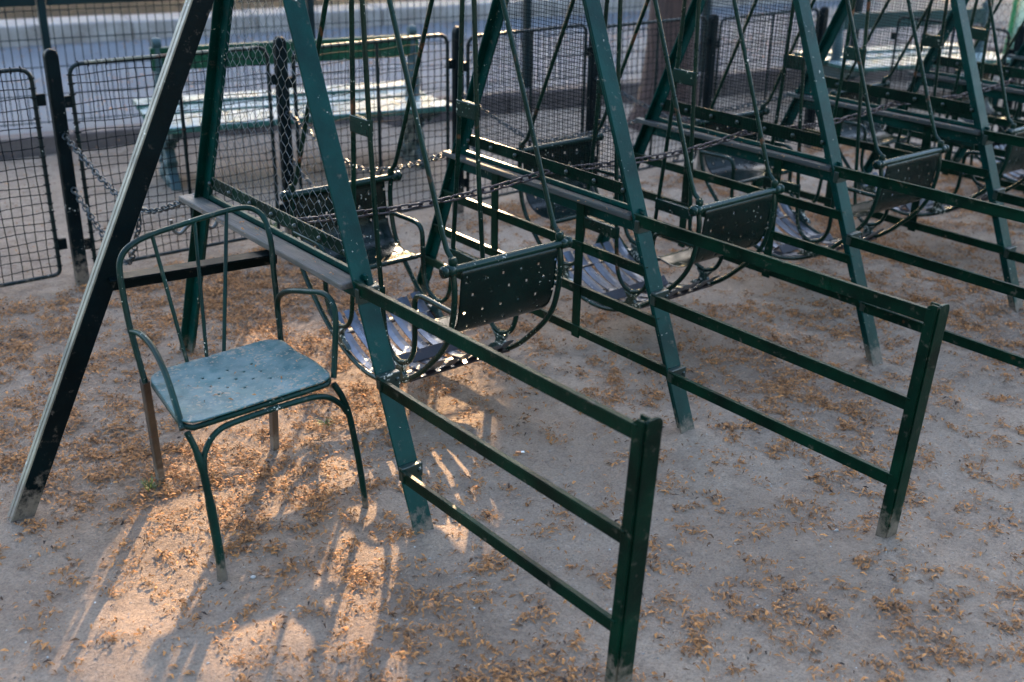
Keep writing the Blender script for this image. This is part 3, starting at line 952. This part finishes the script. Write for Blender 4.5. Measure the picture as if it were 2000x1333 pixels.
# ------------------------------------------------------------------ tree trunk behind the fence, with its crown above the picture
def leaf_cloud(n, c, r, size, keep=None, seed=1):
    rg = np.random.default_rng(seed)
    d = rg.normal(size=(n,3)); d /= np.linalg.norm(d, axis=1)[:,None]
    rad = rg.random(n)**0.45
    lump = 0.82+0.3*np.sin(d[:,0]*5+seed)*np.sin(d[:,1]*4.3+2*seed)*np.sin(d[:,2]*4.7)
    p = d*rad[:,None]*lump[:,None]*np.array(r)+np.array(c)
    if keep is not None: p = p[keep(p)]
    n = len(p)
    a = rg.normal(size=(n,3)); a /= np.linalg.norm(a, axis=1)[:,None]
    b_ = np.cross(a, rg.normal(size=(n,3))); b_ /= np.linalg.norm(b_, axis=1)[:,None]
    L = size*(0.6+0.8*rg.random(n))[:,None]; w = L*0.36
    v = np.stack([p-a*L/2, p+b_*w, p+a*L/2, p-b_*w], 1).reshape(-1,3)
    f = np.arange(n*4).reshape(-1,4)
    me = bpy.data.meshes.new('crown'); me.from_pydata(v.tolist(), [], f.tolist())
    t = me.attributes.new('tint', 'FLOAT', 'POINT'); t.data.foreach_set('value', np.repeat(rg.random(n), 4).astype(np.float32))
    me.materials.append(M['leaf'])
    return me
def trunk(parent, h, r, flare=1.5, seed=0):
    mb = MB(); rg = random.Random(seed); ns = 18
    hs = [-0.3,0.0,0.06,0.15,0.3,0.55,0.9,1.4,h*0.7,h]
    vs = []
    for z in hs:
        f = r*(1+(flare-1)*math.exp(-max(z,0)/0.16))*(1-0.25*max(z,0)/h)
        for k in range(ns):
            an = 2*PI*k/ns
            fl = f*(1+0.05*math.sin(3*an+seed)+0.04*math.sin(7*an+z*2)+0.10*math.exp(-max(z,0)/0.12)*math.sin(5*an))
            vs.append((fl*math.cos(an), fl*math.sin(an), z))
    fs = [(i*ns+k, i*ns+(k+1)%ns, (i+1)*ns+(k+1)%ns, (i+1)*ns+k) for i in range(len(hs)-1) for k in range(ns)]
    mb.add(vs, fs, True)
    for k in range(5):
        an = k*2*PI/5+seed
        mb.tube(crom([(0,0,h*0.8),(0.5*math.cos(an),0.5*math.sin(an),h*0.95),(1.2*math.cos(an),1.2*math.sin(an),h*1.25)], 3), [r*0.5]+[r*0.4]*3+[r*0.3]*2+[r*0.12], 7)
    return mb.build('trunk', M['bark'], parent)
tr = empty('tree', (4.40, 2.62, -0.09))
tag(tr, 'brown tree trunk standing just behind the low wire fence', 'tree')
trunk(tr, 3.6, 0.175, 1.75, 2)
cr = bpy.data.objects.new('crown', leaf_cloud(2500, (0,0,5.4), (1.5,1.5,1.9), 0.20, None, 4)); COL.objects.link(cr); cr.parent = tr

# unseen trees added to shade the scene, leaves cut away to shape the sunbeam
TANE = math.tan(SUN_EL)
def sun_keep(loc):
    def k(p):
        w = p + np.array(loc)
        s = w[:,0]*LS.x + w[:,1]*LS.y
        t = w[:,0]*LH.x + w[:,1]*LH.y - w[:,2]/TANE
        wob = 0.10*np.sin(w[:,2]*2.1+1.0) + 0.05*np.sin(w[:,2]*5.3)
        gap = (s > -0.56+wob) & (s < 0.76+wob*0.6) & (t > -1.6) & (t < 1.2)
        gap |= (np.abs(s-1.08) < 0.09) & (t > -1.6) & (t < 0.6)
        gap |= (np.abs(s+0.35) < 0.45) & (t > 8.6) & (t < 9.8)
        return ~gap
    return k
shared = leaf_cloud(9500, (0,0,4.7), (2.2,2.2,3.6), 0.36, None, 21)
n = 0
for row, (t0, s0, cnt) in enumerate(((14.6, -10.4, 9), (17.4, -9.0, 9))):
    for k in range(cnt):
        s = s0+2.7*k
        loc = LH*t0 + LS*s
        root = empty('tree', (loc.x, loc.y, 0.1))
        tag(root, 'leafy shade tree added beyond the granite edging, past the top of the picture', 'tree', 'added shade trees beyond the path')
        trunk(root, 2.0, 0.2, 1.4, n)
        if abs(s) < 4.2: me = leaf_cloud(9500, (0,0,4.7), (2.2,2.2,3.6), 0.36, sun_keep((loc.x,loc.y,0.1)), 30+n)
        else: me = shared
        o = bpy.data.objects.new('crown', me); COL.objects.link(o); o.parent = root
        n += 1

shared2 = leaf_cloud(7000, (0,0,5.6), (2.5,2.5,4.2), 0.42, None, 61)  # unseen trees added behind the camera to darken reflections and front-facing surfaces
for k in range(8):
    loc = LH*-12.5 + LS*(-13+3.6*k)
    root = empty('tree', (loc.x, loc.y, 0.0))
    tag(root, 'leafy tree added behind the viewer to darken reflections, outside the picture', 'tree', 'added trees behind the viewer')
    trunk(root, 2.6, 0.22, 1.4, 50+k)
    o = bpy.data.objects.new('crown', shared2); COL.objects.link(o); o.parent = root

# ------------------------------------------------------------------ waste bag holder at the right
wb = empty('waste_bag_holder', (8.55, 2.42, -0.13))
tag(wb, 'bright green waste bag holder with a pale see-through bag', 'waste bin')
mb = MB(); mb.tube([(0,0,-0.1),(0.02,0.0,0.86)], 0.022, 10); mb.build('pole', M['bin'], wb)
rc = Vector((0.20,-0.14,0.80))
mb = MB(); mb.tube([rc+Vector((0.2*math.cos(a),0.2*math.sin(a),0)) for a in np.linspace(0,2*PI,24,endpoint=False)], 0.02, 8, closed=True)
mb.tube([(0.02,0,0.80), rc+Vector((-0.13,0.1,0))], 0.016, 8)
mb.build('ring', M['bin'], wb)
mb = MB(); mb.lathe(rc, [(0.23,0.035),(0.235,0.05),(0.12,0.075),(0.02,0.085)], 20); mb.build('lid', M['bin'], wb)
mb = MB(); mb.lathe(rc, [(0.195,0.0),(0.20,-0.12),(0.21,-0.3),(0.21,-0.5),(0.17,-0.64),(0.05,-0.68)], 20); mb.build('bag', M['bag'], wb)
mb = MB(); mb.lathe(rc, [(0.05,-0.32),(0.15,-0.37),(0.19,-0.48),(0.17,-0.60),(0.05,-0.66)], 14); mb.build('rubbish', M['rubbish'], wb)

# ------------------------------------------------------------------ the metal armchair
ch = empty('metal_armchair', (-0.335, -0.375, 0.0))
tag(ch, 'worn green metal armchair with a pale dusty seat in front of the end brace', 'chair')
CX, CY = -0.335, -0.375
def cl(p): return Vector((p[0]-CX, p[1]-CY, p[2]))
SFL, SFR, SBR, SBL = Vector((-.545,-.555,.43)), Vector((-.122,-.535,.43)), Vector((-.127,-.215,.432)), Vector((-.502,-.235,.432))
def seat_pt(u, v):       # u 0..1 left-right, v 0..1 front-back
    return (SFL*(1-u)+SFR*u)*(1-v) + (SBL*(1-u)+SBR*u)*v
mb = MB(); nu, nv = 56, 46; vs = []
HU, HV, RC = 0.21, 0.17, 0.055
for b_ in range(nv+1):
    for a in range(nu+1):
        x = -HU+2*HU*a/nu; y = -HV+2*HV*b_/nv
        cx, cy = HU-RC, HV-RC
        if abs(x) > cx and abs(y) > cy:
            dx = (abs(x)-cx)/RC; dy = (abs(y)-cy)/RC
            x = math.copysign(cx+RC*dx*math.sqrt(1-dy*dy/2), x); y = math.copysign(cy+RC*dy*math.sqrt(1-dx*dx/2), y)
        p = seat_pt((x+HU)/(2*HU), (y+HV)/(2*HV))
        dish = -0.008*(1-(x/HU)**2)*(1-(y/HV)**2) + 0.0025*math.sin(a*0.31)*math.sin(b_*0.27)
        vs.append(cl((p.x, p.y, p.z+0.004+dish)))
holes = set()
for r in range(5):
    for c in range(5):
        if (r+c) % 2 == 0: holes.add((15+4*r, 17+5*c))
fs = [(b_*(nu+1)+a, b_*(nu+1)+a+1, (b_+1)*(nu+1)+a+1, (b_+1)*(nu+1)+a) for b_ in range(nv) for a in range(nu) if (b_, a) not in holes]
mb.add(vs, fs, True)
seat = mb.build('seat', M['chair_seat'], ch)
so = seat.modifiers.new('thick', 'SOLIDIFY'); so.thickness = 0.004; so.offset = -1
# rim tube below the seat
rim = []
for u, v in ((0.06,0.02),(0.94,0.02),(0.985,0.10),(0.985,0.90),(0.92,0.98),(0.08,0.98),(0.015,0.90),(0.015,0.10)):
    p = seat_pt(u, v); rim.append(cl((p.x, p.y, p.z-0.012)))
mb = MB(); mb.tube(fillet(rim+rim[:1], 0.03, 4)[:-1], 0.0075, 8, closed=True); mb.build('seat_rim', M['chair'], seat)
# back hoop
hoop = [(-.510,-.243,.415),(-.512,-.215,.49),(-.513,-.185,.57),(-.511,-.162,.68),(-.500,-.152,.722),(-.470,-.145,.747),(-.41,-.126,.758),(-.32,-.105,.763),(-.22,-.085,.767),(-.135,-.078,.770),(-.098,-.088,.760),(-.086,-.118,.738),(-.088,-.150,.68),(-.095,-.168,.60),(-.102,-.190,.50),(-.110,-.212,.415)]
mb = MB(); mb.tube([cl(p) for p in crom(hoop, 6)], 0.0078, 10); mb.build('backrest_hoop', M['chair'], ch)
for a, c in (((-.405,-.125,.758),(-.388,-.228,.428)), ((-.276,-.096,.765),(-.334,-.226,.428)), ((-.178,-.082,.768),(-.284,-.222,.428))):
    mb = MB(); mb.tube([cl(a), cl(c)], 0.0054, 8); mb.build('spindle', M['chair'], ch)
for pts in ([(-.513,-.190,.540),(-.508,-.245,.550),(-.506,-.311,.538),(-.514,-.396,.504),(-.530,-.485,.455),(-.540,-.535,.415)],
            [(-.108,-.208,.455),(-.104,-.192,.505),(-.104,-.210,.548),(-.106,-.275,.583),(-.098,-.36,.606),(-.088,-.425,.618),(-.085,-.462,.604),(-.088,-.480,.565),(-.100,-.488,.476),(-.116,-.505,.418)]):
    mb = MB(); mb.tube([cl(p) for p in crom(pts, 6)], 0.0078, 10); mb.build('armrest', M['chair'], ch)
# front legs with the arched apron tube between them
mb = MB(); mb.tube([cl(p) for p in crom([(-.535,-.548,.412),(-.522,-.562,.36),(-.513,-.575,.28),(-.505,-.590,.10),(-.503,-.593,-.02)], 5)], [0.0078]*6+[0.0095]*6+[0.0115]*6+[0.013]*3, 10)
mb.build('leg', M['chair'], ch)
mb = MB(); mb.tube([cl(p) for p in crom([(-.130,-.528,.412),(-.110,-.535,.37),(-.090,-.535,.30),(-.060,-.528,.12),(-.045,-.522,-.02)], 5)], 0.0085, 10)
mb.build('leg', M['chair'], ch)
mb = MB(); mb.tube([cl(p) for p in crom([(-.514,-.574,.300),(-.503,-.562,.352),(-.465,-.553,.392),(-.40,-.548,.402),(-.24,-.542,.402),(-.165,-.540,.392),(-.118,-.537,.355),(-.100,-.536,.325)], 5)], 0.0078, 8)
mb.build('apron', M['chair'], ch)
for a, c in (((-.505,-.225,.415),(-.427,-.040,-.03)), ((-.140,-.21,.415),(-.080,-.060,-.03))):
    a = Vector(a); c = Vector(c)
    mb = MB(); mb.rect(cl(a), cl(c), 0.020, 0.026, (0,1,0)); mb.build('leg', M['chair_leg'], ch, bevel=0.004)

# ------------------------------------------------------------------ litter: dry blossom bits on the sand
def litter_mesh(name, P, L, mat, seed=3, lift=None):
    rg = np.random.default_rng(seed); n = len(P)
    yaw = rg.random(n)*2*PI
    d = np.stack([np.cos(yaw), np.sin(yaw), (rg.random(n)-0.5)*0.5], 1); d /= np.linalg.norm(d, axis=1)[:,None]
    s = np.cross(d, np.stack([rg.normal(0,.35,n), rg.normal(0,.35,n), np.ones(n)], 1)); s /= np.linalg.norm(s, axis=1)[:,None]
    up = np.cross(s, d)
    w = (L*(0.09+0.13*rg.random(n)))[:,None]; L2 = (L/2)[:,None]
    arch = (L*(0.10+0.22*rg.random(n)))[:,None]
    base = P + np.array([0,0,1])*((0.0012+ (rg.random(n)**2)*0.012) if lift is None else lift)[:,None]
    v = np.stack([base-d*L2-s*w*0.4, base-d*L2+s*w*0.4, base+up*arch-s*w, base+up*arch+s*w, base+d*L2-s*w*0.3, base+d*L2+s*w*0.3], 1).reshape(-1,3)
    k = (np.arange(n)*6)[:,None]
    f = np.concatenate([k+np.array([[0,1,3,2]]), k+np.array([[2,3,5,4]])], 1).reshape(-1,4)
    me = bpy.data.meshes.new(name); me.from_pydata(v.tolist(), [], f.tolist())
    t = me.attributes.new('tint', 'FLOAT', 'POINT'); t.data.foreach_set('value', np.repeat(np.clip(rg.normal(0.50,0.27,n),0,1), 6).astype(np.float32))
    me.materials.append(mat)
    o = bpy.data.objects.new(name, me); COL.objects.link(o)
    return o
rg = np.random.default_rng(5)
cx = rg.uniform(-1.9, 5.4, 60000); cy = rg.uniform(-2.3, 1.65, 60000)
dens = litter_density(cx, cy)
keepc = rg.random(60000) < (0.030 + 0.095*np.clip((fbm(cx, cy, 3.6, 55, 3)-0.40)*4, 0, 1) + 0.22*dens**1.2)
cx, cy, dens = cx[keepc], cy[keepc], dens[keepc]
PX, PY = [], []
for x, y, dd in zip(cx, cy, dens):
    k = int(5 + rg.exponential(26)*(0.5+0.9*dd)); k = min(k, 110)
    sg = 0.005+0.0030*math.sqrt(k)*rg.uniform(0.7,1.4); an = rg.random()*PI; el = rg.uniform(0.45,1.0)
    a = rg.normal(0, sg, k); b_ = rg.normal(0, sg*el, k)
    PX.append(x+a*math.cos(an)-b_*math.sin(an)); PY.append(y+a*math.sin(an)+b_*math.cos(an))
sx = rg.uniform(-1.9,5.4,26000); sy = rg.uniform(-2.3,1.65,26000)
kk = rg.random(26000) < 0.35+0.65*litter_density(sx, sy)
PX.append(sx[kk]); PY.append(sy[kk])
PX = np.concatenate(PX); PY = np.concatenate(PY)
P = np.stack([PX, PY, gz(PX, PY)], 1)
lo = litter_mesh('blossom_litter', P, 0.0055+0.0155*rg.random(len(P))**1.4, M['litter'])
tag(lo, 'dry brown blossom bits strewn in tufts over the sand', 'litter', kind='stuff')
# sparser bits behind the fence, and drifts on the path
bx = rg.uniform(-2,8,9000); by = rg.uniform(1.7,4.1,9000); ok = (kerb_v(bx,by) < -0.02) & (rg.random(9000) < 0.25+0.75*fbm(bx,by,1.2,3))
bx, by = bx[ok], by[ok]
qx = rg.uniform(0,14,14000); qv = rg.uniform(0.4,3.5,14000)
nn = fbm(qx, qv*1.6, 1.6, 91, 4); ok = rg.random(14000) < np.clip((nn-0.50)*5.0,0,1) + np.clip((qv-3.2)*2.5,0,0.8)
pp = np.array([tuple(pathpt(a, c, 0.0545)) for a, c in zip(qx[ok], qv[ok])])
P2 = np.concatenate([np.stack([bx,by,gz(bx,by)],1), pp]); L2 = np.concatenate([rg.uniform(.008,.02,len(bx)), rg.uniform(.012,.034,len(pp))])
lo2 = litter_mesh('blossom_litter', P2, L2, M['litter'], 8)
tag(lo2, 'scattered dry leaves and blossom beyond the low fence and on the path', 'litter', kind='stuff')
# bits on the chair seat and on the planks
L3 = []
for k in range(26):
    p = seat_pt(rg.uniform(.08,.92), rg.uniform(.08,.9)); L3.append((p.x,p.y,p.z+0.001))
for i in range(5):
    for k in range(26):
        L3.append((i+rg.uniform(-.08,-.01), rg.uniform(-.45,.45), HC+0.0135))
L3 = np.array(L3)
lo3 = litter_mesh('blossom_litter', L3, rg.uniform(.007,.014,len(L3)), M['litter'], 12, np.full(len(L3), 0.001))
tag(lo3, 'a few dry bits lying on the chair seat and crossbar planks', 'litter', kind='stuff')

n = 16000
gx_ = rg.uniform(-1.8, 4.6, n); gy_ = rg.uniform(-2.2, 1.6, n); rr = 0.0009+0.0028*rg.random(n)**3
c_ = np.stack([gx_, gy_, gz(gx_, gy_)+rr*0.35], 1)
oct_ = np.array([(1,0,0),(0,1,0),(-1,0,0),(0,-1,0),(0,0,0.75),(0,0,-0.75)], float)
jit = rg.uniform(0.7,1.3,(n,6,1))
v_ = (c_[:,None,:] + oct_[None]*jit*rr[:,None,None]).reshape(-1,3)
f_ = ((np.arange(n)*6)[:,None,None] + np.array([(0,1,4),(1,2,4),(2,3,4),(3,0,4),(1,0,5),(2,1,5),(3,2,5),(0,3,5)])[None]).reshape(-1,3)
me = bpy.data.meshes.new('grit'); me.from_pydata(v_.tolist(), [], f_.tolist())
t = me.attributes.new('tint', 'FLOAT', 'POINT'); t.data.foreach_set('value', np.repeat(rg.random(n), 6).astype(np.float32))
M['grit'] = tint_mat('sand_grit', (0.12,0.095,0.08), (0.46,0.42,0.37), 0.9)
me.materials.append(M['grit'])
gr = bpy.data.objects.new('grit', me); COL.objects.link(gr)
tag(gr, 'fine grit and tiny stones lying on the sand', 'grit', kind='stuff')

# ------------------------------------------------------------------ small things on the ground
def tuft(loc, n, h, label, seed):
    rg2 = np.random.default_rng(seed); v = []; f = []
    for k in range(n):
        an = rg2.random()*2*PI; r0 = 0.022*rg2.random(); lean = rg2.uniform(.2,1.0)*h; hh = h*rg2.uniform(.5,1)
        b0 = np.array([r0*math.cos(an), r0*math.sin(an), -0.004]); dr = np.array([math.cos(an), math.sin(an), 0]); sd_ = np.array([-dr[1], dr[0], 0])*0.0018
        m_ = b0+dr*lean*0.35+np.array([0,0,hh*0.7]); e = b0+dr*lean+np.array([0,0,hh])
        i0 = len(v); v += [b0-sd_, b0+sd_, m_+sd_*.8, m_-sd_*.8, e]; f += [(i0,i0+1,i0+2,i0+3), (i0+3,i0+2,i0+4)]
    me = bpy.data.meshes.new('grass_tuft'); me.from_pydata([tuple(p) for p in v], [], f)
    t = me.attributes.new('tint','FLOAT','POINT'); t.data.foreach_set('value', rg2.random(len(v)).astype(np.float32))
    me.materials.append(M['grass'])
    o = bpy.data.objects.new('grass_tuft', me); COL.objects.link(o); o.location = (loc[0], loc[1], gzf(*loc))
    tag(o, label, 'grass', 'small grass tufts')
tuft((-0.475,-0.075), 30, 0.030, 'small green grass tuft beside the rear chair leg', 1)
tuft((0.12,-0.02), 34, 0.026, 'small yellowed grass tuft between the chair and the nearest swing', 2)
tuft((0.10,1.56), 40, 0.045, 'small grass tuft at the foot of the fence near the left post', 3)
tuft((1.55,1.86), 60, 0.05, 'small grass tuft behind the fence under the near bench', 4)
tuft((0.95,1.90), 60, 0.05, 'small grass tuft behind the fence left of the near bench end', 5)
mbp = MB(); mbp.tube([(0,0,0),(0.017,0,0)], 0.0038, 8)
cb = empty('cigarette_butt', (0.488,-0.515,gzf(0.488,-0.515)+0.0042), math.radians(-40))
tag(cb, 'cigarette end lying on the sand beyond the nearest railing', 'cigarette end')
mbp.build('filter', M['filter'], cb)
mbp = MB(); mbp.tube([(0.0172,0,0),(0.027,0,0.0005)], 0.0037, 8); mbp.build('paper', M['paper'], cb)
def pebble(loc, r, label, seed):
    rg2 = random.Random(seed); mb = MB()
    prof = [(r*0.35,-r*0.5),(r*0.9,-r*0.25),(r,0.0),(r*0.8,r*0.3),(r*0.3,r*0.5)]
    mb.lathe((0,0,0), prof, 8)
    mb.v = [(x*rg2.uniform(.8,1.25), y*rg2.uniform(.75,1.1), z) for x, y, z in mb.v]
    o = mb.build('pebble', M['pebble'], None)
    o.location = (loc[0], loc[1], gzf(*loc)+r*0.3); tag(o, label, 'pebble', 'pale pebbles on the sand')
pebble((-0.44,-0.63), 0.007, 'pale pebble beside the front left foot of the chair', 1)
pebble((-0.145,-0.50), 0.006, 'small white pebble under the front of the chair', 2)
pebble((0.93,-1.36), 0.006, 'pale flat pebble on bare sand at lower right', 3)
pebble((-0.20,1.32), 0.008, 'tiny white pebble on the sand at far left near the fence', 4)
